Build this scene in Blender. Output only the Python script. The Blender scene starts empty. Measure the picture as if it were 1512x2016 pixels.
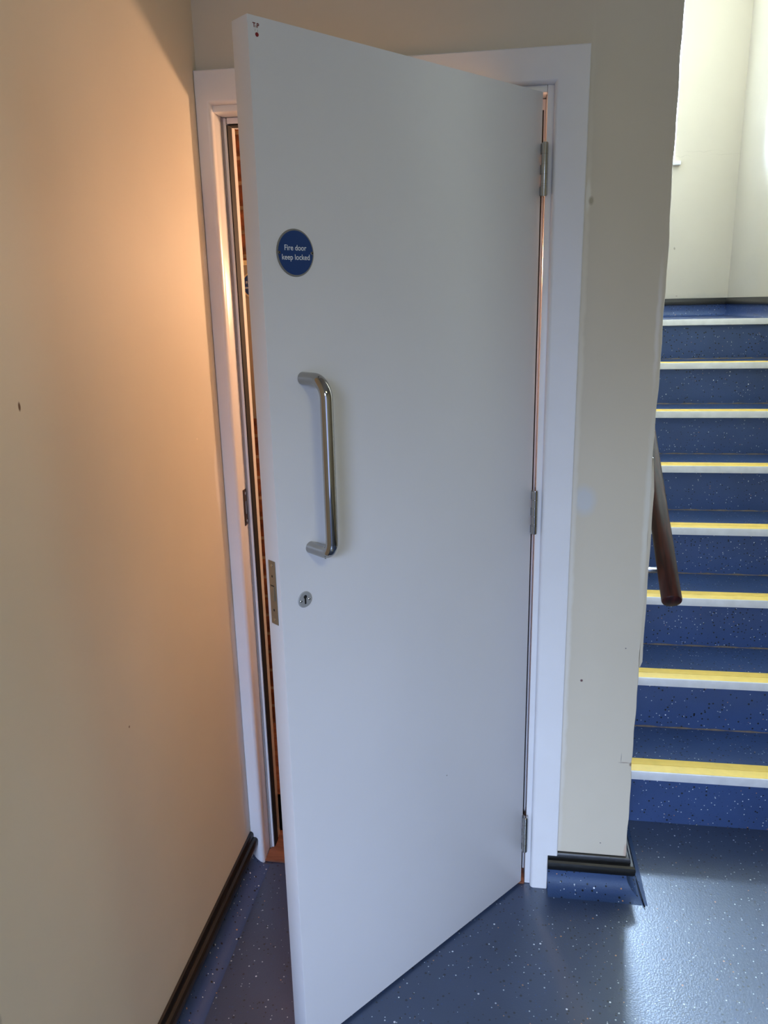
import bpy, bmesh, math, random
from mathutils import Vector, Matrix
C = bpy.context.scene
COL = C.collection
random.seed(4)

# ------------------------------------------------------------ camera
cam_d = bpy.data.cameras.new('camera'); cam = bpy.data.objects.new('camera', cam_d); COL.objects.link(cam)
cr = Vector((0.98880934, 0.14766828, -0.02121731))
cu = Vector((-0.01769291, 0.257296, 0.96617065))
cf = Vector((-0.14813189, 0.95498317, -0.25702937))
m = Matrix((( cr.x, cu.x, -cf.x, 0.61423), (cr.y, cu.y, -cf.y, -1.86683), (cr.z, cu.z, -cf.z, 1.5602), (0, 0, 0, 1)))
cam.matrix_world = m
cam_d.sensor_fit = 'VERTICAL'; cam_d.sensor_height = 34.6; cam_d.sensor_width = 34.6 * 0.75
cam_d.lens = 1534.62 / 2016 * 34.6
cam_d.clip_start = 0.02
C.camera = cam
C.view_settings.view_transform = 'Standard'; C.view_settings.look = 'None'
C.view_settings.gamma = 1; C.view_settings.use_curve_mapping = False
C.view_settings.exposure = 0.0

# ------------------------------------------------------------ world + lights
W_ = bpy.data.worlds.new('world'); C.world = W_; W_.use_nodes = True
bg = W_.node_tree.nodes['Background']; bg.inputs[0].default_value = (0.40, 0.52, 1, 1); bg.inputs[1].default_value = 2.3

def area(name, loc, rot, sx, sy, power, color):
    l = bpy.data.lights.new(name, 'AREA'); l.shape = 'RECTANGLE'; l.size = sx; l.size_y = sy
    l.energy = power; l.color = color
    o = bpy.data.objects.new(name, l); COL.objects.link(o); o.location = loc; o.rotation_euler = rot
    return o
R90 = math.pi / 2
# daylight through the stair window (outside the pane), facing -Y
area('stair_window_daylight', (0.94, 3.54, 3.15), (-R90, 0, 0), 1.2, 1.8, 1950, (0.60, 0.72, 1.0))
# added daylight lamp behind the viewer, narrowed and tilted to brighten the low wall
ed = area('added_hall_daylight', (0.35, -4.6, 2.2), (0, 0, 0), 1.0, 0.7, 15.5, (0.52, 0.67, 1.0))
ed.rotation_euler = Vector((0.45, 4.6, -2.65)).to_track_quat('-Z', 'Y').to_euler(); ed.data.spread = math.radians(45)
# hall ceiling lamp panel behind the camera
area('hall_ceiling_light', (1.6, -3.0, 2.70), (0, 0, 0), 0.6, 0.6, 25, (1.0, 0.93, 0.46))

# ------------------------------------------------------------ materials
def mat(name):
    mt = bpy.data.materials.new(name); mt.use_nodes = True
    nt = mt.node_tree; b = nt.nodes['Principled BSDF']; return mt, nt, b
def simple(name, col, rough=0.5, metal=0.0, spec=0.5, noise=0.0, nscale=8, bump=0.0, bscale=60, coat=0):
    mt, nt, b = mat(name)
    b.inputs['Base Color'].default_value = (*col, 1); b.inputs['Roughness'].default_value = rough
    b.inputs['Metallic'].default_value = metal; b.inputs['Specular IOR Level'].default_value = spec
    b.inputs['Coat Weight'].default_value = coat
    g = nt.nodes.new('ShaderNodeNewGeometry')
    if noise:
        n = nt.nodes.new('ShaderNodeTexNoise'); n.inputs['Scale'].default_value = nscale; n.inputs['Detail'].default_value = 5
        nt.links.new(g.outputs['Position'], n.inputs['Vector'])
        r = nt.nodes.new('ShaderNodeMapRange'); r.inputs['From Min'].default_value = 0.3; r.inputs['From Max'].default_value = 0.7
        r.inputs['To Min'].default_value = 1 - noise; r.inputs['To Max'].default_value = 1 + noise * 0.3
        nt.links.new(n.outputs['Fac'], r.inputs['Value'])
        mx = nt.nodes.new('ShaderNodeVectorMath'); mx.operation = 'SCALE'; mx.inputs[0].default_value = col
        nt.links.new(r.outputs['Result'], mx.inputs['Scale']); nt.links.new(mx.outputs[0], b.inputs['Base Color'])
    if bump:
        n = nt.nodes.new('ShaderNodeTexNoise'); n.inputs['Scale'].default_value = bscale; n.inputs['Detail'].default_value = 3
        nt.links.new(g.outputs['Position'], n.inputs['Vector'])
        bp = nt.nodes.new('ShaderNodeBump'); bp.inputs['Strength'].default_value = bump; bp.inputs['Distance'].default_value = 0.002
        nt.links.new(n.outputs['Fac'], bp.inputs['Height']); nt.links.new(bp.outputs[0], b.inputs['Normal'])
    return mt

def wall_mat(name, col, marks=(), rough=0.42, bump=0.25):
    """painted plaster; marks = list of (centre, radii, colour, softness, wobble) paint patches, chips and scuffs"""
    mt, nt, b = mat(name); L = nt.links.new
    b.inputs['Roughness'].default_value = rough; b.inputs['Specular IOR Level'].default_value = 0.4
    g = nt.nodes.new('ShaderNodeNewGeometry')
    n = nt.nodes.new('ShaderNodeTexNoise'); n.inputs['Scale'].default_value = 2.2; n.inputs['Detail'].default_value = 6
    L(g.outputs['Position'], n.inputs['Vector'])
    r = nt.nodes.new('ShaderNodeMapRange'); r.inputs['From Min'].default_value = 0.3; r.inputs['From Max'].default_value = 0.7
    r.inputs['To Min'].default_value = 0.95; r.inputs['To Max'].default_value = 1.02
    L(n.outputs['Fac'], r.inputs['Value'])
    sc = nt.nodes.new('ShaderNodeVectorMath'); sc.operation = 'SCALE'; sc.inputs[0].default_value = col
    L(r.outputs['Result'], sc.inputs['Scale']); cur = sc.outputs[0]
    wn = nt.nodes.new('ShaderNodeTexNoise'); wn.inputs['Scale'].default_value = 22; wn.inputs['Detail'].default_value = 3
    L(g.outputs['Position'], wn.inputs['Vector'])
    ctr = nt.nodes.new('ShaderNodeVectorMath'); ctr.operation = 'SUBTRACT'; ctr.inputs[1].default_value = (.5, .5, .5)
    L(wn.outputs['Color'], ctr.inputs[0])
    for (c0, rad, mc, soft, wob) in marks:
        w = nt.nodes.new('ShaderNodeVectorMath'); w.operation = 'SCALE'; w.inputs['Scale'].default_value = wob; L(ctr.outputs[0], w.inputs[0])
        a = nt.nodes.new('ShaderNodeVectorMath'); a.operation = 'ADD'; L(g.outputs['Position'], a.inputs[0]); L(w.outputs[0], a.inputs[1])
        s = nt.nodes.new('ShaderNodeVectorMath'); s.operation = 'SUBTRACT'; L(a.outputs[0], s.inputs[0]); s.inputs[1].default_value = c0
        q = nt.nodes.new('ShaderNodeVectorMath'); q.operation = 'DIVIDE'; L(s.outputs[0], q.inputs[0]); q.inputs[1].default_value = rad
        ln = nt.nodes.new('ShaderNodeVectorMath'); ln.operation = 'LENGTH'; L(q.outputs[0], ln.inputs[0])
        mr = nt.nodes.new('ShaderNodeMapRange'); mr.inputs['From Min'].default_value = 1 - soft; mr.inputs['From Max'].default_value = 1 + soft
        mr.inputs['To Min'].default_value = 1; mr.inputs['To Max'].default_value = 0; L(ln.outputs['Value'], mr.inputs['Value'])
        mx = nt.nodes.new('ShaderNodeMix'); mx.data_type = 'RGBA'
        L(mr.outputs['Result'], mx.inputs[0]); L(cur, mx.inputs[6]); mx.inputs[7].default_value = (*mc, 1)
        cur = mx.outputs[2]
    L(cur, b.inputs['Base Color'])
    n2 = nt.nodes.new('ShaderNodeTexNoise'); n2.inputs['Scale'].default_value = 14; n2.inputs['Detail'].default_value = 5
    L(g.outputs['Position'], n2.inputs['Vector'])
    bp = nt.nodes.new('ShaderNodeBump'); bp.inputs['Strength'].default_value = bump; bp.inputs['Distance'].default_value = 0.004
    L(n2.outputs['Fac'], bp.inputs['Height']); L(bp.outputs[0], b.inputs['Normal'])
    return mt

def vinyl(name, col, seam=False, rough=0.34, spec=1.0, coat=.35):
    """speckled safety vinyl"""
    mt, nt, b = mat(name); L = nt.links.new
    b.inputs['Roughness'].default_value = rough; b.inputs['Specular IOR Level'].default_value = spec; b.inputs['Specular Tint'].default_value = (.80, .92, 1, 1); b.inputs['Coat Weight'].default_value = coat; b.inputs['Coat Roughness'].default_value = .32
    g = nt.nodes.new('ShaderNodeNewGeometry')
    n = nt.nodes.new('ShaderNodeTexNoise'); n.inputs['Scale'].default_value = 5; n.inputs['Detail'].default_value = 5
    L(g.outputs['Position'], n.inputs['Vector'])
    r = nt.nodes.new('ShaderNodeMapRange'); r.inputs['From Min'].default_value = 0.3; r.inputs['From Max'].default_value = 0.7
    r.inputs['To Min'].default_value = 0.85; r.inputs['To Max'].default_value = 1.1; L(n.outputs['Fac'], r.inputs['Value'])
    sc = nt.nodes.new('ShaderNodeVectorMath'); sc.operation = 'SCALE'; sc.inputs[0].default_value = col
    L(r.outputs['Result'], sc.inputs['Scale']); cur = sc.outputs[0]
    for off, scale, thr, keep, fc in (((0, 0, 0), 85, .20, .42, (.001, .001, .002)), ((3.1, 1.7, 5.3), 105, .16, .74, (.50, .56, .60)),
                                      ((7.7, 2.2, 1.1), 70, .12, .84, (.45, .22, .10)), ((1.3, 8.2, 4.4), 130, .20, .72, (.02, .05, .15)), ((5.3, 4.2, 9.4), 60, .11, .88, (.75, .80, .85))):
        a = nt.nodes.new('ShaderNodeVectorMath'); a.operation = 'ADD'; a.inputs[1].default_value = off; L(g.outputs['Position'], a.inputs[0])
        v = nt.nodes.new('ShaderNodeTexVoronoi'); v.inputs['Scale'].default_value = scale; L(a.outputs[0], v.inputs['Vector'])
        sp = nt.nodes.new('ShaderNodeSeparateColor'); L(v.outputs['Color'], sp.inputs[0])
        # speck size varies from cell to cell
        th = nt.nodes.new('ShaderNodeMath'); th.operation = 'MULTIPLY_ADD'; L(sp.outputs[1], th.inputs[0]); th.inputs[1].default_value = thr * .9; th.inputs[2].default_value = thr * .5
        lt = nt.nodes.new('ShaderNodeMath'); lt.operation = 'LESS_THAN'; L(v.outputs['Distance'], lt.inputs[0]); L(th.outputs[0], lt.inputs[1])
        gt = nt.nodes.new('ShaderNodeMath'); gt.operation = 'GREATER_THAN'; L(sp.outputs[0], gt.inputs[0]); gt.inputs[1].default_value = keep
        mu = nt.nodes.new('ShaderNodeMath'); mu.operation = 'MULTIPLY'; L(lt.outputs[0], mu.inputs[0]); L(gt.outputs[0], mu.inputs[1])
        mx = nt.nodes.new('ShaderNodeMix'); mx.data_type = 'RGBA'; L(mu.outputs[0], mx.inputs[0]); L(cur, mx.inputs[6]); mx.inputs[7].default_value = (*fc, 1)
        cur = mx.outputs[2]
    if seam:   # dark weld seam between the coved skirting and the floor sheet, along x = -0.042
        sx = nt.nodes.new('ShaderNodeSeparateXYZ'); L(g.outputs['Position'], sx.inputs[0])
        d1 = nt.nodes.new('ShaderNodeMath'); d1.operation = 'ADD'; d1.inputs[1].default_value = 0.042; L(sx.outputs[0], d1.inputs[0])
        d2 = nt.nodes.new('ShaderNodeMath'); d2.operation = 'ABSOLUTE'; L(d1.outputs[0], d2.inputs[0])
        d3 = nt.nodes.new('ShaderNodeMath'); d3.operation = 'LESS_THAN'; d3.inputs[1].default_value = 0.0016; L(d2.outputs[0], d3.inputs[0])
        d4 = nt.nodes.new('ShaderNodeMath'); d4.operation = 'MULTIPLY'; L(d3.outputs[0], d4.inputs[0]); d4.inputs[1].default_value = .75
        mx = nt.nodes.new('ShaderNodeMix'); mx.data_type = 'RGBA'; L(d4.outputs[0], mx.inputs[0]); L(cur, mx.inputs[6]); mx.inputs[7].default_value = (.05, .025, .012, 1)
        cur = mx.outputs[2]
    L(cur, b.inputs['Base Color'])
    n2 = nt.nodes.new('ShaderNodeTexVoronoi'); n2.inputs['Scale'].default_value = 230; L(g.outputs['Position'], n2.inputs['Vector'])
    bp = nt.nodes.new('ShaderNodeBump'); bp.inputs['Strength'].default_value = 0.25; bp.inputs['Distance'].default_value = 0.001
    L(n2.outputs['Distance'], bp.inputs['Height']); L(bp.outputs[0], b.inputs['Normal'])
    return mt

def wood(name, col, col2, rough, scale=(30, 3, 30), coat=0.0):
    mt, nt, b = mat(name); L = nt.links.new
    b.inputs['Roughness'].default_value = rough; b.inputs['Specular Tint'].default_value = (.80, .92, 1, 1); b.inputs['Coat Weight'].default_value = coat; b.inputs['Coat Roughness'].default_value = .15
    tc = nt.nodes.new('ShaderNodeTexCoord'); mp = nt.nodes.new('ShaderNodeMapping'); mp.inputs['Scale'].default_value = scale
    L(tc.outputs['Object'], mp.inputs['Vector'])
    n = nt.nodes.new('ShaderNodeTexNoise'); n.inputs['Scale'].default_value = 2; n.inputs['Detail'].default_value = 8; n.inputs['Distortion'].default_value = .6
    L(mp.outputs[0], n.inputs['Vector'])
    cr_ = nt.nodes.new('ShaderNodeValToRGB'); cr_.color_ramp.elements[0].position = .35; cr_.color_ramp.elements[1].position = .7
    cr_.color_ramp.elements[0].color = (*col, 1); cr_.color_ramp.elements[1].color = (*col2, 1)
    L(n.outputs['Fac'], cr_.inputs[0]); L(cr_.outputs[0], b.inputs['Base Color'])
    return mt

CREAM = (0.67, 0.61, 0.49)
GREYW = (0.66, 0.67, 0.70)
xL = -0.0814; XR = 0.966
M = {}
left_marks = [((xL, -.057, 1.141), (.02, .020, .085), (.75, .70, .62), .25, .012), ((xL, -.035, 1.66), (.02, .012, .04), (.75, .69, .60), .3, .008),
    ((xL, -.03, .70), (.02, .022, .10), (.75, .72, .68), .3, .02), ((xL, -.035, .45), (.02, .030, .13), (.72, .70, .68), .35, .02),
    ((xL, -.03, .22), (.02, .030, .09), (.70, .68, .66), .4, .02),
    ((xL, -.822, 1.428), (.02, .0028, .0065), (.10, .055, .03), .3, 0.003), ((xL, -.62, .79), (.02, .0022, .0022), (.16, .09, .05), .4, 0),
    ((xL, -.17, 1.27), (.02, .0018, .0018), (.9, .8, .7), .4, 0),
    ((xL, -1.10, .50), (.02, .035, .16), (.16, .18, .16), .12, .04)]
M['wall_left'] = wall_mat('cream_left_wall_paint', CREAM, left_marks, rough=.62)
front_marks = [((.812, 0, 1.096), (.024, .02, .032), (.61, .62, .62), .4, .012), ((.789, 0, 1.50), (.006, .02, .45), (.74, .68, .56), .5, .012),
    ((.787, 0, .75), (.007, .02, .60), (.74, .70, .62), .5, .012), ((.79, 0, 1.78), (.005, .02, .03), (.80, .77, .68), .3, .004), ((.797, 0, 1.77), (.005, .02, .008), (.42, .37, .27), .4, .004),
    ((.826, 0, .621), (.0032, .02, .0034), (.14, .07, .07), .3, .001), ((.896, 0, .143), (.0018, .02, .0012), (.05, .05, .05), .3, 0), ((.93, 0, .715), (.0016, .02, .0016), (.16, .15, .15), .3, 0),
    ((.955, 0, 1.50), (.0045, .02, .11), (.76, .72, .66), .5, .012), ((.958, 0, 1.08), (.006, .02, .17), (.74, .71, .62), .5, .010),
    ((.945, 0, .392), (.012, .02, .0012), (.34, .28, .22), .6, .008), ((.936, 0, .405), (.0010, .02, .012), (.40, .36, .30), .6, .004),
    ((.962, 0, .388), (.004, .02, .005), (.30, .20, .13), .5, .004), ((.963, 0, .125), (.005, .02, .02), (.60, .46, .36), .4, .01)]
M['wall_front'] = wall_mat('cream_door_wall_paint', CREAM, front_marks)
M['stair_wall'] = wall_mat('cream_stairwell_paint', (0.58, 0.525, 0.40),
    [((1.55, 2.95, 2.31), (.05, .02, .0015), (.50, .45, .34), .6, .03), ((1.66, 2.95, 2.33), (.08, .02, .0014), (.50, .45, .34), .6, .03),
     ((1.79, 2.95, 2.31), (.07, .02, .0014), (.50, .45, .34), .6, .03), ((1.556, 2.95, 1.83), (.004, .02, .006), (.32, .28, .2), .5, .008),
     ((1.585, 2.95, 1.572), (.005, .02, .0025), (.25, .18, .12), .4, .004), ((1.70, 2.95, 1.56), (.22, .02, .016), (.52, .48, .38), .8, .05)])
M['ceiling'] = simple('ceiling_white_paint', (.75, .73, .68), .7)
M['gloss'] = simple('white_gloss_paint', (.78, .78, .79), .30, noise=.03, bump=.08, bscale=30)
M['leaf'] = simple('white_door_leaf_paint', (.74, .74, .77), .36, noise=.03, nscale=3, bump=.10, bscale=45)
M['vinyl'] = vinyl('speckled_blue_floor_vinyl', (.028, .044, .092), seam=True, rough=.34)  # skirting's vinyl; the floor's dimmer light is put into this darker colour
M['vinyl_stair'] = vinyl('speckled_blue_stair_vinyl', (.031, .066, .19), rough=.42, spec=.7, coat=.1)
M['vinyl_skirt'] = vinyl('speckled_blue_skirting_vinyl', (.032, .062, .150), rough=.5, spec=.4, coat=0)  # floor's vinyl again, its stronger light put in as a bluer, lighter tone
M['black'] = simple('black_plastic_capping', (.004, .004, .004), .36, noise=.3, nscale=40, bump=.2)
M['seal'] = simple('black_smoke_seal', (.004, .003, .003), .8)
M['alu'] = simple('brushed_aluminium', (.72, .74, .76), .42, metal=.15, noise=.12, nscale=25)
M['yellow'] = simple('yellow_tread_insert', (1.0, .72, .15), .5, noise=.08, nscale=30)
M['steel'] = simple('polished_steel', (.50, .49, .47), .09, metal=1)
M['satin'] = simple('satin_steel', (.34, .33, .31), .25, metal=1)
M['cover'] = simple('brushed_steel_cover', (.42, .43, .45), .45, metal=.3)
M['tube'] = simple('chrome_handle', (.40, .385, .36), .05, metal=1)
M['plate'] = simple('dull_brass_steel', (.34, .30, .24), .38, metal=.8)
M['bronze'] = simple('dark_bronze_strike', (.07, .045, .03), .4, metal=.6)
M['dark'] = simple('dark_hole', (.006, .006, .006), .7)
M['mahogany'] = wood('varnished_mahogany', (.018, .003, .0015), (.062, .010, .0035), .32, (60, 5, 5), coat=.08)
M['threshold'] = wood('reddish_timber_threshold', (.14, .045, .02), (.27, .10, .045), .6, (4, 30, 30))
M['blue'] = simple('sign_blue_enamel', (.002, .038, .18), .42)
M['signwhite'] = simple('sign_white_print', (.78, .82, .86), .4)
M['rim'] = simple('sign_aluminium_rim', (.27, .27, .26), .4, metal=.5)
M['cream_rim'] = simple('sign_cream_rim', (.75, .62, .36), .4)
M['red'] = simple('red_plug', (.22, .006, .010), .4)
M['redprint'] = simple('dark_red_print', (.20, .04, .035), .5)
M['greyprint'] = simple('grey_print', (.30, .28, .27), .5)
M['board'] = simple('grey_beige_board', (.33, .28, .21), .6)
M['caulk'] = simple('grey_brown_caulk', (.16, .13, .11), .7, noise=.4, nscale=60)

def clear_mat(name, tint, gloss=.12):
    mt = bpy.data.materials.new(name); mt.use_nodes = True; nt = mt.node_tree; nt.nodes.clear()
    o = nt.nodes.new('ShaderNodeOutputMaterial'); mx = nt.nodes.new('ShaderNodeMixShader')
    t = nt.nodes.new('ShaderNodeBsdfTransparent'); t.inputs[0].default_value = (*tint, 1)
    g = nt.nodes.new('ShaderNodeBsdfGlossy'); g.inputs['Roughness'].default_value = .05
    f = nt.nodes.new('ShaderNodeFresnel'); f.inputs[0].default_value = 1.5
    ad = nt.nodes.new('ShaderNodeMath'); ad.operation = 'ADD'; ad.inputs[1].default_value = gloss; nt.links.new(f.outputs[0], ad.inputs[0])
    nt.links.new(ad.outputs[0], mx.inputs[0]); nt.links.new(t.outputs[0], mx.inputs[1]); nt.links.new(g.outputs[0], mx.inputs[2]); nt.links.new(mx.outputs[0], o.inputs[0])
    return mt
M['glass'] = clear_mat('window_glass', (.93, .97, .96), 0.0)
M['clear'] = clear_mat('clear_sealant', (.93, .95, .97), .0)

def brick_mat():
    mt, nt, b = mat('brown_brickwork'); L = nt.links.new
    g = nt.nodes.new('ShaderNodeNewGeometry'); sx = nt.nodes.new('ShaderNodeSeparateXYZ'); L(g.outputs['Position'], sx.inputs[0])
    cx = nt.nodes.new('ShaderNodeCombineXYZ'); ad = nt.nodes.new('ShaderNodeMath'); L(sx.outputs[0], ad.inputs[0]); L(sx.outputs[1], ad.inputs[1])
    L(ad.outputs[0], cx.inputs[0]); L(sx.outputs[2], cx.inputs[1])
    br = nt.nodes.new('ShaderNodeTexBrick'); br.inputs['Scale'].default_value = 1; br.inputs['Brick Width'].default_value = .225; br.inputs['Row Height'].default_value = .075
    br.inputs['Mortar Size'].default_value = .006; br.inputs['Color1'].default_value = (.26, .085, .03, 1); br.inputs['Color2'].default_value = (.14, .04, .015, 1); br.inputs['Mortar'].default_value = (.30, .20, .11, 1)
    L(cx.outputs[0], br.inputs['Vector'])
    n = nt.nodes.new('ShaderNodeTexNoise'); n.inputs['Scale'].default_value = 28; n.inputs['Detail'].default_value = 6; L(g.outputs['Position'], n.inputs['Vector'])
    r = nt.nodes.new('ShaderNodeMapRange'); r.inputs['From Min'].default_value = .35; r.inputs['From Max'].default_value = .65; r.inputs['To Min'].default_value = .45; r.inputs['To Max'].default_value = 1.5
    L(n.outputs['Fac'], r.inputs['Value'])
    mv = nt.nodes.new('ShaderNodeVectorMath'); mv.operation = 'SCALE'; L(br.outputs['Color'], mv.inputs[0]); L(r.outputs['Result'], mv.inputs['Scale']); L(mv.outputs[0], b.inputs['Base Color'])
    b.inputs['Roughness'].default_value = .8
    bp = nt.nodes.new('ShaderNodeBump'); bp.inputs['Strength'].default_value = .5; bp.inputs['Distance'].default_value = .004; L(n.outputs['Fac'], bp.inputs['Height']); L(bp.outputs[0], b.inputs['Normal'])
    return mt
M['brick'] = brick_mat()

# ------------------------------------------------------------ mesh helpers
def box(bm, x0, x1, y0, y1, z0, z1, bev=0.0, seg=2):
    vs = [bm.verts.new((x, y, z)) for z in (z0, z1) for y in (y0, y1) for x in (x0, x1)]
    fs = [bm.faces.new([vs[i] for i in f]) for f in ((0, 2, 3, 1), (4, 5, 7, 6), (0, 1, 5, 4), (2, 6, 7, 3), (0, 4, 6, 2), (1, 3, 7, 5))]
    if bev:
        es = list({e for f in fs for e in f.edges})
        bmesh.ops.bevel(bm, geom=es, offset=bev, segments=seg, profile=.5, affect='EDGES')
def prism(bm, prof, axis, a, b):
    """extrude a closed 2-D profile along an axis. axis x: prof=(y,z); y: (x,z); z: (x,y)"""
    def P(p, t): return {'x': (t, p[0], p[1]), 'y': (p[0], t, p[1]), 'z': (p[0], p[1], t)}[axis]
    A = [bm.verts.new(P(p, a)) for p in prof]; B = [bm.verts.new(P(p, b)) for p in prof]; n = len(prof)
    bm.faces.new(A); bm.faces.new(B[::-1])
    for i in range(n): bm.faces.new((A[i], B[i], B[(i + 1) % n], A[(i + 1) % n]))
def sweep(bm, prof, path, closed_prof=True):
    """prof: list of (out, up); path: list of ((x,y) point, (nx,ny) outward, mitred) -> skirting run around a corner"""
    rings = [[bm.verts.new((p[0] + nx * o, p[1] + ny * o, u)) for (o, u) in prof] for (p, (nx, ny)) in path]
    n = len(prof)
    for a, b in zip(rings, rings[1:]):
        for i in range(n): bm.faces.new((a[i], b[i], b[(i + 1) % n], a[(i + 1) % n]))
    bm.faces.new(rings[0]); bm.faces.new(rings[-1][::-1])
def cyl(bm, p0, p1, r, seg=24, r2=None, caps=True):
    p0 = Vector(p0); p1 = Vector(p1); d = (p1 - p0).normalized(); r2 = r if r2 is None else r2
    a = d.orthogonal().normalized(); b = d.cross(a)
    A = [bm.verts.new(p0 + (a * math.cos(t) + b * math.sin(t)) * r) for t in [2 * math.pi * i / seg for i in range(seg)]]
    B = [bm.verts.new(p1 + (a * math.cos(t) + b * math.sin(t)) * r2) for t in [2 * math.pi * i / seg for i in range(seg)]]
    for i in range(seg): bm.faces.new((A[i], A[(i + 1) % seg], B[(i + 1) % seg], B[i]))
    if caps: bm.faces.new(A[::-1]); bm.faces.new(B)
def tube(bm, pts, r, seg=24):
    pts = [Vector(p) for p in pts]; rings = []; a = None
    for i, p in enumerate(pts):
        d = ((pts[min(i + 1, len(pts) - 1)] - p).normalized() + (p - pts[max(i - 1, 0)]).normalized()).normalized()
        a = d.orthogonal().normalized() if a is None else (a - d * a.dot(d)).normalized()
        b = d.cross(a); rr = r[i] if isinstance(r, (list, tuple)) else r
        rings.append([bm.verts.new(p + (a * math.cos(t) + b * math.sin(t)) * rr) for t in [2 * math.pi * k / seg for k in range(seg)]])
    for A, B in zip(rings, rings[1:]):
        for i in range(seg): bm.faces.new((A[i], A[(i + 1) % seg], B[(i + 1) % seg], B[i]))
    bm.faces.new(rings[0][::-1]); bm.faces.new(rings[-1])
def obj(name, bm, m, parent=None, smooth=True):
    bmesh.ops.recalc_face_normals(bm, faces=bm.faces[:])
    me = bpy.data.meshes.new(name); bm.to_mesh(me); bm.free(); me.materials.append(m)
    if smooth:
        me.shade_smooth(); me.set_sharp_from_angle(angle=math.radians(35))
    o = bpy.data.objects.new(name, me); COL.objects.link(o)
    if parent: o.parent = parent
    return o
def B(): return bmesh.new()
def bx(name, m, parent, *a, **k):
    bm = B(); box(bm, *a, **k); return obj(name, bm, m, parent)
def tag(o, label, cat, group=None, kind=None):
    o['label'] = label; o['category'] = cat
    if group: o['group'] = group
    if kind: o['kind'] = kind
    return o
def empty(name, loc=(0, 0, 0), rz=0.0):
    o = bpy.data.objects.new(name, None); COL.objects.link(o); o.location = loc; o.rotation_euler = (0, 0, rz); o.empty_display_size = .1
    return o

# ------------------------------------------------------------ the setting
# stair numbers
Y1, RI, GO = 0.2868, 0.18247, 0.25687
XS1 = 1.862           # right side wall of the stair
YB = 2.95             # landing back wall
ZL = 8 * RI
# floor
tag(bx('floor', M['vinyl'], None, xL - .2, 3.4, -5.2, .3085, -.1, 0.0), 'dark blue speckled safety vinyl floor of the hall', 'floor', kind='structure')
# left wall
bm = B(); box(bm, xL - .15, xL, -5.2, 0.0, 0, 2.75)
tag(obj('wall_left', bm, M['wall_left']), 'cream wall on the left washed by warm lamp light', 'wall', kind='structure')
# door wall (plane y=0) around the opening, with uneven plastered outer corner
OX0, OX1, OZ = -.075, .735, 2.03
bm = B()
def corner_off(z):
    o = .0012 * math.sin(z * 9.0) + .0009 * math.sin(z * 23 + 1) + .0006 * math.sin(z * 61)
    if z < .40: o -= .0015
    return o
box(bm, -.55, OX0, 0, .112, 0, 2.75); box(bm, OX0, OX1, 0, .12, OZ - .026, 2.75)
N = 160; zs = [2.75 * i / N for i in range(N + 1)]
ring = []
for z in zs:
    xo = XR + corner_off(z)
    prof = [(OX1, .12), (OX1, 0), (xo - .0035, 0), (xo - .001, .001), (xo, .0035), (xo, .12)]
    ring.append([bm.verts.new((x, y, z)) for x, y in prof])
for a, b in zip(ring, ring[1:]):
    for i in range(6): bm.faces.new((a[i], b[i], b[(i + 1) % 6], a[(i + 1) % 6]))
bm.faces.new(ring[0]); bm.faces.new(ring[-1][::-1])
tag(obj('wall_front', bm, M['wall_front']), 'cream wall around the white door frame, ending in a worn corner', 'wall', kind='structure')
# paint-covered corner bead on the stair side of the corner
bm = B()
rg = []
for i in range(41):
    z = .665 + .535 * i / 40
    w = .0065 * min(1, ((z - .665) / .006) ** .5 if z > .665 else .3) * (1 if z < 1.12 else max(.05, (1.2 - z) / .08))
    w = max(w, .0004) + .0005 * math.sin(z * 40)
    rg.append([bm.verts.new(v) for v in ((XR - .001, .0005, z), (XR + w, .004, z), (XR + w, .03, z), (XR - .001, .034, z))])
for a, b in zip(rg, rg[1:]):
    for i in range(4): bm.faces.new((a[i], b[i], b[(i + 1) % 4], a[(i + 1) % 4]))
bm.faces.new(rg[0]); bm.faces.new(rg[-1][::-1])
tag(obj('trim_2', bm, M['wall_front']), 'cream painted raised corner bead at the wall corner beside the handrail', 'corner trim', kind='structure')
# partition beside the stair
tag(bx('wall_stair', M['stair_wall'], None, XR - .12, XR, .121, 2.05, 0, 4.6), 'cream side wall of the stair carrying the handrail', 'wall', kind='structure')
# wall to the right of the stair in the hall + its return up the stair
tag(bx('wall_right', M['stair_wall'], None, XS1, XS1 + .12, 0, YB, 0, 4.6), 'cream wall on the right of the stair, bright with daylight', 'wall', kind='structure')
# hall enclosure behind and beside the camera
bm = B(); box(bm, XS1 + .12, 3.5, 0, .12, 0, 2.75); box(bm, 3.4, 3.52, -5.2, 0, 0, 2.75)
tag(obj('wall_hall', bm, M['stair_wall']), 'cream hall wall to the right of the viewer', 'wall', kind='structure')
bm = B(); box(bm, 1.5, 3.52, -5.35, -5.2, 0, 2.75); box(bm, xL - .15, .0, -5.35, -5.2, 0, 2.75); box(bm, .0, 1.5, -5.35, -5.2, 2.05, 2.75)
tag(obj('wall_rear', bm, M['stair_wall']), 'cream hall wall behind the viewer with a glazed entrance', 'wall', kind='structure')
bm = B(); box(bm, xL - .15, 3.52, -5.35, .12, 2.75, 2.87)
tag(obj('ceiling', bm, M['ceiling']), 'pale ceiling of the hall', 'ceiling', kind='structure')
bm = B(); box(bm, XR, XS1, .0, .12, 2.88, 4.6); box(bm, -.45, XS1 + .12, 0.12, YB + .6, 4.6, 4.7)
tag(obj('wall_over_stair', bm, M['stair_wall']), 'cream bulkhead high over the foot of the stair', 'wall', kind='structure')
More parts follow.
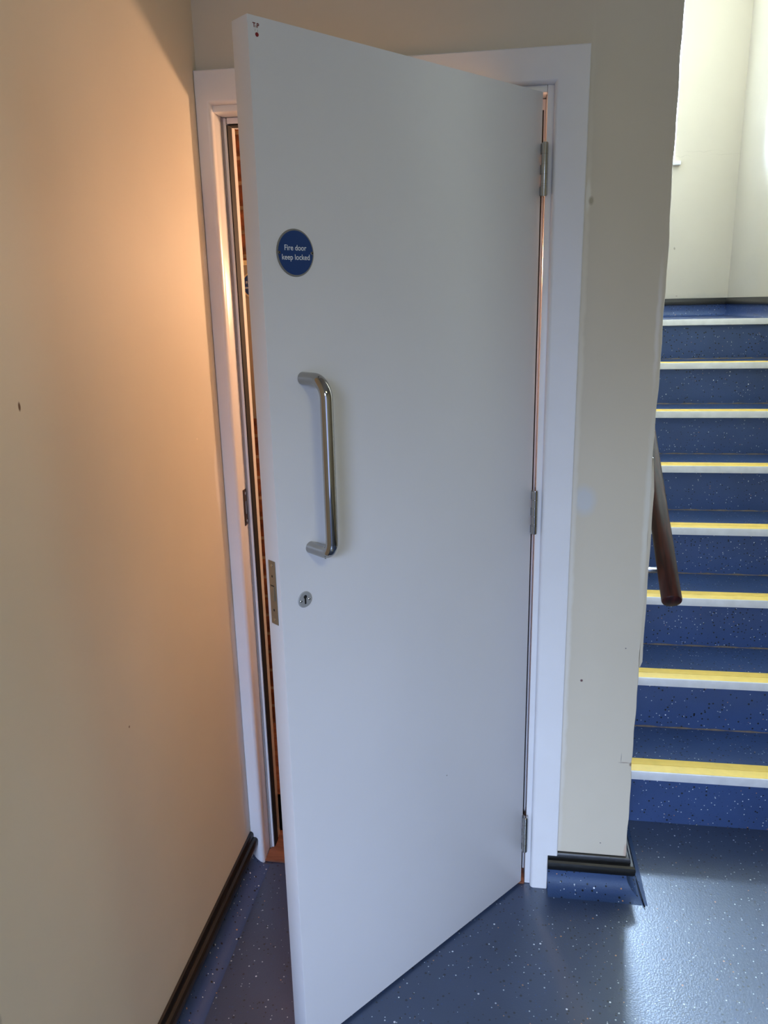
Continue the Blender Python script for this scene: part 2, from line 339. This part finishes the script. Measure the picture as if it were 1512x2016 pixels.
# back wall of the landing with a window opening
WX0, WX1, WZ0, WZ1 = .35, 1.522, 2.285, 4.05
bm = B(); yb2 = YB + .50
box(bm, WX1, XS1 + .12, YB, yb2, 0, 4.6); box(bm, -.55, WX0, YB, yb2, 0, 4.6)
box(bm, WX0, WX1, YB, yb2, 0, WZ0); box(bm, WX0, WX1, YB, yb2, WZ1, 4.6)
tag(obj('wall_back', bm, M['stair_wall']), 'cream wall behind the landing at the top of the stair', 'wall', kind='structure')
tag(bx('wall_landing', M['stair_wall'], None, -.55, -.43, 2.05, YB, 0, 4.6), 'cream wall at the far side of the landing', 'wall', kind='structure')
# window
w = tag(empty('window_1', ((WX0 + WX1) / 2, YB + .42, WZ0)), 'white framed window above the landing seen as a bright sliver', 'window', kind='structure')
cx = (WX0 + WX1) / 2; hw = (WX1 - WX0) / 2; hz = WZ1 - WZ0
bm = B()
box(bm, -hw, -hw + .05, 0, .06, 0, hz); box(bm, hw - .05, hw, 0, .06, 0, hz); box(bm, -hw + .05, hw - .05, 0, .06, 0, .05); box(bm, -hw + .05, hw - .05, 0, .06, hz - .05, hz)
box(bm, -.02, .02, .005, .055, .05, hz - .05); box(bm, -hw + .05, hw - .05, .005, .055, hz * .5 - .02, hz * .5 + .02)
obj('window_frame', bm, M['gloss'], w)
obj('pane', (lambda b_: (box(b_, -hw + .05, hw - .05, .028, .032, .05, hz - .05), b_)[1])(B()), M['glass'], w)
bm = B(); box(bm, WX0 - .03, WX1 + .03, YB - .035, YB - .001, WZ0 - .022, WZ0 - .001, bev=.004)
box(bm, WX0 + .001, WX1 - .001, YB - .001, YB + .42, WZ0 - .0005, WZ0 + .006)
tag(obj('trim_3', bm, M['gloss']), 'white window sill projecting from the landing wall', 'window sill', kind='structure')

# ------------------------------------------------------------ skirting: coved vinyl + black capping
def cove(r=.05, top=.062, t=.003):
    p = [(0.0005, top), (t, top)]
    p += [(t + r - r * math.cos(a), .0004 + r - r * math.sin(a)) for a in [math.pi / 2 * k / 8 for k in range(9)]]
    p += [(0.0005, .0004)]
    return p
cap_prof = [(.0005, .108), (.006, .107), (.0095, .103), (.0105, .096), (.0095, .0905), (.017, .0895), (.0215, .085), (.0225, .078), (.021, .066), (.018, .060), (.012, .058), (.0005, .058)]
def skirting(name, path, label):
    e = tag(empty(name, (path[0][0][0], path[0][0][1], 0)), label, 'skirting board', kind='structure')
    ox, oy = path[0][0]
    pth = [((p[0] - ox, p[1] - oy), n) for p, n in path]
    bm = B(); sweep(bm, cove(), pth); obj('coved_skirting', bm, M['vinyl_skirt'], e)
    bm = B(); sweep(bm, cap_prof, pth); obj('capping_strip', bm, M['black'], e)
    return e
skirting('baseboard_left', [((xL, -5.1), (1, 0)), ((xL, -.023), (1, 0))], 'blue coved vinyl skirting with black capping along the left wall')
skirting('baseboard_front', [((.7585, 0), (0, -1)), ((XR, 0), (1, -1)), ((XR, .30), (1, 0))], 'blue vinyl skirting with black capping wrapping the wall corner by the stair')
e = tag(empty('baseboard_back', (XR, YB, ZL)), 'black capped blue skirting behind the top landing', 'skirting board', kind='structure')
def sweepz(prof, path, z, name, m, par):
    bm = B(); sweep(bm, [(o, u) for o, u in prof], path); obj(name, bm, m, par)
lp = [((-1.3, 0), (0, -1)), ((XS1 - XR, 0), (-1, -1)), ((XS1 - XR, -.80), (-1, 0))]
sweepz([(o * .5, u * .9) for o, u in cove(.04, .07)], lp, ZL, 'coved_skirting', M['vinyl_stair'], e)
sweepz([(.0005, .0985), (.010, .0975), (.012, .085), (.014, .080), (.013, .063), (.0005, .062)], lp, ZL, 'capping_strip', M['black'], e)

# clear sealant bead / corner flap where the stair-side cove meets the floor
bm = B()
pts = [(.992, .26, .004), (.999, .15, .004), (1.003, .05, .004), (1.006, -.02, .004), (1.010, -.062, .004)]
tube(bm, pts, [.0009, .0014, .0018, .0026, .0012], 10)
tag(obj('corner_sealant', bm, M['clear']), 'clear shiny bead of sealant on the floor at the foot of the wall corner', 'sealant')

# ------------------------------------------------------------ staircase
st = tag(empty('staircase', (XR, Y1, 0)), 'blue speckled vinyl stair with grey and yellow edged steps', 'staircase')
SW0, SW1 = .001, XS1 - XR - .001
for i in range(8):
    y = i * GO; z = (i + 1) * RI
    last = i == 7
    yb = y + (GO + .018 if not last else YB - Y1 - y - .001)
    x0 = SW0
    bm = B()
    box(bm, x0, SW1, y + .020, yb, z - RI + .0003, z)
    if last:
        box(bm, -1.39, SW0 - .0, 2.06 - Y1, yb, z - .10, z)
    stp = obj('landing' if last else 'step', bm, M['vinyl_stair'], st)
    bm = B()   # aluminium nosing: top lip and front face
    prism(bm, [(y + .0185, z + .0002), (y + .0185, z - .0275), (y + .0145, z - .0275), (y, z - .024), (y, z + .001), (y + .001, z + .0025), (y + .004, z + .0032), (y + .0045, z + .0002)], 'x', x0 + .001, SW1 - .001)
    obj('nosing', bm, M['alu'], stp)
    if not last:
        bm = B()
        prism(bm, [(y + .0055, z + .0003), (y + .0055, z + .0030), (y + .041, z + .0030), (y + .0415, z + .0003)], 'x', x0 + .001, SW1 - .001)
        prism(bm, [(y + .0430, z + .0003), (y + .0435, z + .0034), (y + .074, z + .0034), (y + .077, z + .0003)], 'x', x0 + .001, SW1 - .001)
        obj('yellow_insert', bm, M['yellow'], stp)
        bm = B(); yy = y + GO + .018; n = 40; ring = []
        for k in range(n + 1):
            xx = x0 + .001 + (SW1 - x0 - .002) * k / n; h = .0035 + .0016 * math.sin(k * 1.3 + i) + .0008 * math.sin(k * 3.7)
            ring.append([bm.verts.new(v) for v in ((xx, yy, z + .0003), (xx, yy - h, z + .0003), (xx, yy, z + h))])
        for a, b in zip(ring, ring[1:]):
            for q in range(3): bm.faces.new((a[q], b[q], b[(q + 1) % 3], a[(q + 1) % 3]))
        bm.faces.new(ring[0]); bm.faces.new(ring[-1][::-1])
        obj('caulk_line', bm, M['caulk'], stp)

# ------------------------------------------------------------ handrail
hr = tag(empty('handrail', (1.02, -.053, 0)), 'round varnished mahogany handrail beside the stair, cut off at its lower end', 'handrail')
sl = .71; s0 = Vector((0, 0, .864)); dirv = Vector((0, 1, sl)).normalized()
bm = B()
prof = [(0, .0215), (.0025, .0235), (.006, .0238)]
pts = [s0 + dirv * t for t in (0, .0015, .004, .3, .8, 1.5, 2.2)]
tube(bm, pts, [.0205, .0228, .0238, .0238, .0238, .0238, .0238], 32)
obj('rail', bm, M['mahogany'], hr)
for yb_ in (.125, 1.05, 1.95):
    zc = .864 + sl * yb_
    bm = B()
    box(bm, -.0535, .006, yb_ - .010, yb_ + .010, zc - .055, zc - .048, bev=.0012)
    cyl(bm, (0, yb_, zc - .052), (0, yb_, zc - .026), .006, 12)
    cyl(bm, (-.0535, yb_, zc - .0515), (-.0495, yb_, zc - .0515), .026, 24)
    obj('bracket', bm, M['satin'], hr)

# ------------------------------------------------------------ door frame (trim_1)
fr = tag(empty('trim_1', (0.32, 0, 0)), 'white painted wooden door frame and architrave around the open door', 'door frame', kind='structure')
OXX = .32
JL, JR, JT = -.047, .697, 1.989      # inner faces of the lining
AY = -.022
def arch_profile(a, b):   # (u, y): u from inner edge a to outer edge b, bullnose inner edge
    s = 1 if b > a else -1
    p = [(a, -.0005), (a, -.008)]
    p += [(a + s * .010 * (1 - math.cos(t)), -.010 - .012 * math.sin(t)) for t in [math.pi / 2 * k / 6 for k in range(1, 7)]]
    p += [(b - s * .002, AY), (b, AY + .002), (b, -.0005)]
    return p
XAI = .711   # right architrave inner edge
def arch_ring(inner, width):
    p = [(0, -.0005), (0, -.008)] + [(.010 * (1 - math.cos(t)), -.010 - .012 * math.sin(t)) for t in [math.pi / 2 * k / 6 for k in range(1, 7)]]
    p += [(width - .002, AY), (width, AY + .002), (width, -.0005)]
    return p
WR, WH, WL = .071, .0695, .0348
r_, h_, l_ = arch_ring(0, WR), arch_ring(0, WH), arch_ring(0, WL)
ZH = JT + .014
n = len(r_)
rings = [[(XAI + r_[k][0] - OXX, r_[k][1], .108) for k in range(n)],
         [(XAI + r_[k][0] - OXX, r_[k][1], ZH + h_[k][0]) for k in range(n)],
         [(-.046 - l_[k][0] - OXX, r_[k][1], ZH + h_[k][0]) for k in range(n)],
         [(-.046 - l_[k][0] - OXX, r_[k][1], .0005) for k in range(n)]]
bm = B(); rv = [[bm.verts.new(v) for v in rr] for rr in rings]
for a, b in zip(rv, rv[1:]):
    for k in range(n): bm.faces.new((a[k], b[k], b[(k + 1) % n], a[(k + 1) % n]))
bm.faces.new(rv[0]); bm.faces.new(rv[-1][::-1])
# notched foot beside the skirting capping
prism(bm, [(u - OXX, y) for u, y in arch_profile(XAI, .757)], 'z', 0.0005, 0.1079)
obj('architrave', bm, M['gloss'], fr)
# lining: left jamb, right jamb, head (front lip set back a little behind the architrave)
bx('door_lining', M['gloss'], fr, OX0 + .001 - OXX, JL - OXX, -.0006 - .006, .113, .0006, JT + .0139, bev=.0015)
bx('door_lining', M['gloss'], fr, JR - OXX, OX1 - .001 - OXX, -.0006 - .0055, .113, .0006, JT + .0139, bev=.0015)
bx('door_lining', M['gloss'], fr, JL + .0005 - OXX, JR - .0005 - OXX, -.0006 - .0055, .113, JT, JT + .0139, bev=.0015)
# stops
SY = .047
bx('door_stop', M['gloss'], fr, JL + .0004 - OXX, JL + .011 - OXX, SY, .112, .001, JT - .001, bev=.0012)
bx('door_stop', M['gloss'], fr, JR - .013 - OXX, JR - .0004 - OXX, SY, .112, .001, JT - .001, bev=.0012)
bx('door_stop', M['gloss'], fr, JL + .0135 - OXX, JR - .0135 - OXX, SY, .112, JT - .014, JT - .001, bev=.0012)
# smoke seals on the stops (side face, towards the opening) and rebate groove
bx('smoke_seal', M['seal'], fr, JL + .0111 - OXX, JL + .0135 - OXX, SY + .003, SY + .034, .002, JT - .016)
bx('smoke_seal', M['seal'], fr, JR - .0125 - OXX, JR - .0048 - OXX, SY - .0030, SY - .0003, .002, JT - .024)
bx('smoke_seal', M['seal'], fr, JL + .016 - OXX, JR - .016 - OXX, SY + .002, SY + .03, JT - .0175, JT - .0145)
# grey brush strip in the stop front
bx('brush_strip', M['greyprint'], fr, JL + .0008 - OXX, JL + .005 - OXX, SY - .003, SY - .0002, .002, JT - .002)
# strike plate
bm = B(); box(bm, JL - .0001 - OXX, JL + .0018 - OXX, .018, .043, 1.008, 1.104, bev=.0006)
sp_ = obj('strike_plate', bm, M['bronze'], fr)
bx('strike_hole', M['satin'], sp_, JL + .0019 - OXX, JL + .0024 - OXX, .0255, .0355, 1.038, 1.072)
for zz in (1.019, 1.093):
    bm = B(); cyl(bm, (JL + .0018 - OXX, .0305, zz), (JL + .0028 - OXX, .0305, zz), .004, 14); obj('screw', bm, M['steel'], sp_)

# threshold
bm = B(); box(bm, JL + .001, JR - .001, -.012, .125, .0006, .006, bev=.0015)
tag(obj('threshold', bm, M['threshold']), 'worn reddish brown timber threshold under the open door', 'threshold')

# ------------------------------------------------------------ text helper
def text_mesh(name, txt, height, width, place, m, parent, bold=0.0, ext=.00015):
    """place(tx, ty, depth) -> local coordinates; text centred, scaled to the given cap height and total width"""
    cu_ = bpy.data.curves.new(name, 'FONT'); cu_.body = txt; cu_.offset = bold; cu_.extrude = .5; cu_.resolution_u = 4
    to = bpy.data.objects.new(name, cu_); COL.objects.link(to)
    dg = bpy.context.evaluated_depsgraph_get(); me = bpy.data.meshes.new_from_object(to.evaluated_get(dg))
    bpy.data.objects.remove(to); bpy.data.curves.remove(cu_)
    xs = [v.co.x for v in me.vertices]; x0, x1 = min(xs), max(xs)
    sx = width / (x1 - x0); sy = height / .70
    for v in me.vertices:
        v.co = place((v.co.x - (x0 + x1) / 2) * sx, v.co.y * sy, (v.co.z + .5) * ext)
    me.materials.clear(); me.materials.append(m)
    o = bpy.data.objects.new(name, me); COL.objects.link(o); o.parent = parent
    return o

# ------------------------------------------------------------ the door
TH = 0.88935; DW, DT, DZ0, DZ1 = .7384, .044, .008, 1.989
door = tag(empty('door_1', (.68783, -.00954, 0), math.pi + TH), 'plain white painted fire door standing open with steel pull handle', 'door', kind='structure')
bx('door_leaf', M['leaf'], door, 0, DW, -DT, 0, DZ0, DZ1, bev=.0012)
# pull handle
HX, HZ0, HZ1, HP, HR = .667, 1.130, 1.4390, .065, .0112
pts = [(HX, .0005, HZ1), (HX, HP - .032, HZ1)]
for k in range(1, 10):
    a = math.pi / 2 * k / 10; pts.append((HX, HP - .032 + .032 * math.sin(a), HZ1 - .032 + .032 * math.cos(a)))
pts += [(HX, HP, HZ1 - .032), (HX, HP, (HZ0 + HZ1) / 2), (HX, HP, HZ0 + .024)]
for k in range(1, 10):
    a = math.pi / 2 * k / 10; pts.append((HX, HP - .024 + .024 * math.cos(a), HZ0 + .024 - .024 * math.sin(a)))
pts += [(HX, HP - .024, HZ0), (HX, .0005, HZ0)]
bm = B(); tube(bm, pts, HR, 32); ph = obj('pull_handle', bm, M['tube'], door)
for zz in (HZ0 - HR + .0002, HZ1 - HR + .0002):
    bm = B(); cyl(bm, (HX + .001, .045, zz), (HX + .001, .045, zz - .0006), .0014, 10); obj('grub_screw', bm, M['dark'], ph)
# sign builder (disc)
def sign(name, parent, cx, y, cz, r, l1, l2, flip=-1, rim='rim'):
    bm = B(); cyl(bm, (cx, y + .0003, cz), (cx, y + .0016, cz), r, 64, r2=r - .0008); s_ = obj(name, bm, M[rim], parent)
    bm = B(); cyl(bm, (cx, y + .0014, cz), (cx, y + .0019, cz), r * .925, 64); obj('sign_face', bm, M['blue'], s_)
    for t, hh, ww, dz in ((l1, .0088, r * 1.17, .0040), (l2, .0088, r * 1.48, -.0110)):
        text_mesh('lettering', t, hh, ww, lambda tx, ty, dd, dz=dz: Vector((cx + flip * tx, y + .0020 + dd, cz + dz + ty)), M['signwhite'], s_, bold=.006)
    for q in (-1, 1):
        bm = B(); cyl(bm, (cx + q * r * .88, y + .0019, cz), (cx + q * r * .88, y + .0029, cz), .0028, 20, r2=.0020)
        sc_ = obj('screw', bm, M['satin'], s_)
        bm = B(); cyl(bm, (cx + q * r * .88, y + .0029, cz), (cx + q * r * .88, y + .0031, cz), .0013, 6); o_ = obj('screw', bm, M['dark'], s_)
    return s_
sign('fire_door_sign', door, .670, 0, 1.647, .0385, 'Fire door', 'keep locked')
# keyhole cover
KX, KZ = .6861, 1.0323
bm = B(); cyl(bm, (KX, .0003, KZ), (KX, .0022, KZ), .0158, 48, r2=.0148); kc = obj('keyhole_cover', bm, M['cover'], door)
bm = B(); cyl(bm, (KX, .0020, KZ + .0055), (KX, .0026, KZ + .0055), .0036, 24); box(bm, KX - .0018, KX + .0018, .0021, .0025, KZ - .0085, KZ + .004); obj('keyhole', bm, M['dark'], kc)
for q in (-1, 1):
    bm = B(); cyl(bm, (KX + q * .0092, .0022, KZ - .001), (KX + q * .0092, .0030, KZ - .001), .0022, 16, r2=.0015); obj('screw', bm, M['steel'], kc)
# lock faceplate on the free edge
FY = -.0225
bm = B(); box(bm, DW + .0002, DW + .0016, FY - .0105, FY + .0105, .992, 1.1155, bev=.0004); lf = obj('lock_faceplate', bm, M['plate'], door)
bm = B(); box(bm, DW + .0017, DW + .0032, FY - .0055, FY + .0055, 1.0385, 1.0665, bev=.0006); obj('lock_bolt', bm, M['plate'], lf)
bx('bolt_slot', M['dark'], lf, DW + .0017, DW + .0020, FY - .0065, FY + .0045, 1.0672, 1.0684)
for zz in (1.001, 1.1065):
    bm = B(); cyl(bm, (DW + .0016, FY, zz), (DW + .0024, FY, zz), .0034, 18, r2=.0026); sc_ = obj('screw', bm, M['steel'], lf)
for zz in (1.020, 1.086):
    bx('fixing_hole', M['dark'], lf, DW + .0017, DW + .0019, FY - .0018, FY + .0018, zz - .002, zz + .002)
# certification mark near the top
mk = text_mesh('certification_mark', 'T P', .0062, .0118, lambda tx, ty, dd: Vector((.7235 - tx, .0003 + dd, 1.9725 + ty)), M['redprint'], door, bold=.03)
bx('printed_plus', M['redprint'], mk, .7229, .7237, .0003, .0005, 1.9722, 1.9752)
bx('printed_mark', M['greyprint'], mk, .7252, .7256, .0003, .0005, 1.9672, 1.9700)
bx('printed_mark', M['greyprint'], mk, .7204, .7208, .0003, .0005, 1.9668, 1.9698)
bm = B(); cyl(bm, (.7222, .0002, 1.9630), (.7222, .0010, 1.9630), .0031, 24, r2=.0026); obj('red_plug', bm, M['red'], door)
# small scuffs on the leaf
bm = B(); cyl(bm, (.30, .0001, .480), (.30, .0003, .480), .0016, 8); obj('scuff_mark', bm, M['greyprint'], door)
# hinges
PX, PY, PR = .0040, .0118, .0072
def hinge(zb):
    bm = B(); H_ = .106
    segs = [(0, .019), (.0195, .023), (.0235, .043), (.0435, .063), (.0635, .0835), (.084, .1055)]
    for a, b_ in segs: cyl(bm, (PX, PY, zb + a), (PX, PY, zb + b_), PR, 28)
    cyl(bm, (PX, PY, zb - .0015), (PX, PY, zb + H_ + .001), PR * .8, 20)
    h = obj('hinge', bm, M['steel'], door)
    bm = B()     # leaf screwed to the door edge, lapping round from the knuckle
    for a, b_ in ((0, .019), (.0435, .063), (.084, .1055)): box(bm, -.0018, .0008 + .003, -.0005, PY, zb + a, zb + b_)
    box(bm, -.0018, -.0003, -.034, -.0006, zb, zb + .1055)
    obj('hinge_leaf', bm, M['satin'], h)
    # leaf screwed to the frame, a flat plate standing between knuckle and lining (in door coordinates)
    c_, s_ = math.cos(TH), math.sin(TH)
    def loc(wx, wy): dx, dy = wx - .68783, wy + .00954; return (-c_ * dx - s_ * dy, s_ * dx - c_ * dy)
    bm = B(); q = [loc(.7025, -.0195), (loc(.7025, -.0072)), loc(.6985, -.0072), loc(.6968, -.0060), loc(.6968, .030), loc(.6955, .030), loc(.6955, -.0120), loc(.6935, -.0195)]
    q = [loc(.6955, -.0215), loc(.7015, -.0215), loc(.7015, -.0075), loc(.6968, -.0075), loc(.6968, .028), loc(.6955, .028)]
    prism(bm, q, 'z', zb + .001, zb + .1045); obj('hinge_leaf', bm, M['satin'], h)
for zb in (1.782, 1.016, .114): hinge(zb)

# ------------------------------------------------------------ the cupboard room behind the door
bm = B(); box(bm, -.67, -.55, .12, .87, 0, 2.45); tag(obj('wall_cupboard', bm, M['brick']), 'brown brick wall inside the room behind the door', 'wall', kind='structure')
bm = B(); box(bm, -.55, XR - .121, .75, .87, 0, 2.45); tag(obj('wall_brick', bm, M['brick']), 'brown brick wall seen in the gap behind the door', 'wall', kind='structure')
tag(bx('floor_cupboard', M['threshold'], None, -.55, XR - .121, .126, .75, -.1, .0), 'reddish floor of the room behind the door', 'floor', kind='structure')
tag(bx('ceiling_cupboard', M['ceiling'], None, -.67, XR - .121, .1205, .87, 2.45, 2.55), 'ceiling of the room behind the door', 'ceiling', kind='structure')
bd = tag(empty('wall_board', (-.30, .735, 1.19)), 'grey beige board on the brick wall, glimpsed through the door gap', 'board')
bx('board_panel', M['board'], bd, -.16, .20, -.015, .0145, 0, .505, bev=.001)
bm = B(); box(bm, -.165, .205, -.019, .0147, .505, .520, bev=.001); obj('board_edge', bm, M['cream_rim'], bd)
sg = tag(empty('round_sign', (-.205, .72, 1.632)), 'round blue sign with a cream rim, half seen through the door gap', 'sign')
def place_sign2():
    r = .042
    bm = B(); cyl(bm, (0, -.0003, 0), (0, -.0018, 0), r, 48); obj('sign_rim', bm, M['cream_rim'], sg)
    bm = B(); cyl(bm, (0, -.0017, 0), (0, -.0023, 0), r * .88, 48); obj('sign_face', bm, M['blue'], sg)
    for t, ww, dz in (('Fire door', .052, .0035), ('keep locked', .066, -.0115)):
        text_mesh('lettering', t, .0088, ww, lambda tx, ty, dd, dz=dz: Vector((tx, -.0024 - dd, dz + ty)), M['signwhite'], sg, bold=.006)
place_sign2()
# bulkhead lamp in the room behind the door
lm = tag(empty('wall_lamp', (.50, .75, 1.70)), 'small round lamp on the brick wall behind the door', 'lamp')
bm = B(); cyl(bm, (0, -.0005, 0), (0, -.02, 0), .07, 32); obj('lamp_base', bm, M['gloss'], lm)
lmat, nt, b = mat('warm_lamp_glass'); b.inputs['Emission Color'].default_value = (1, .55, .25, 1); b.inputs['Emission Strength'].default_value = 12
bm = B(); bmesh.ops.create_uvsphere(bm, u_segments=24, v_segments=12, radius=.045, matrix=Matrix.Translation((0, -.05, 0))); obj('lamp_glass', bm, lmat, lm)
pl = bpy.data.lights.new('warm_lamp_light', 'POINT'); pl.energy = 31.5; pl.color = (1.0, .60, .35); pl.shadow_soft_size = .05
po = bpy.data.objects.new('warm_lamp_light', pl); COL.objects.link(po); po.location = (.50, .64, 1.70)
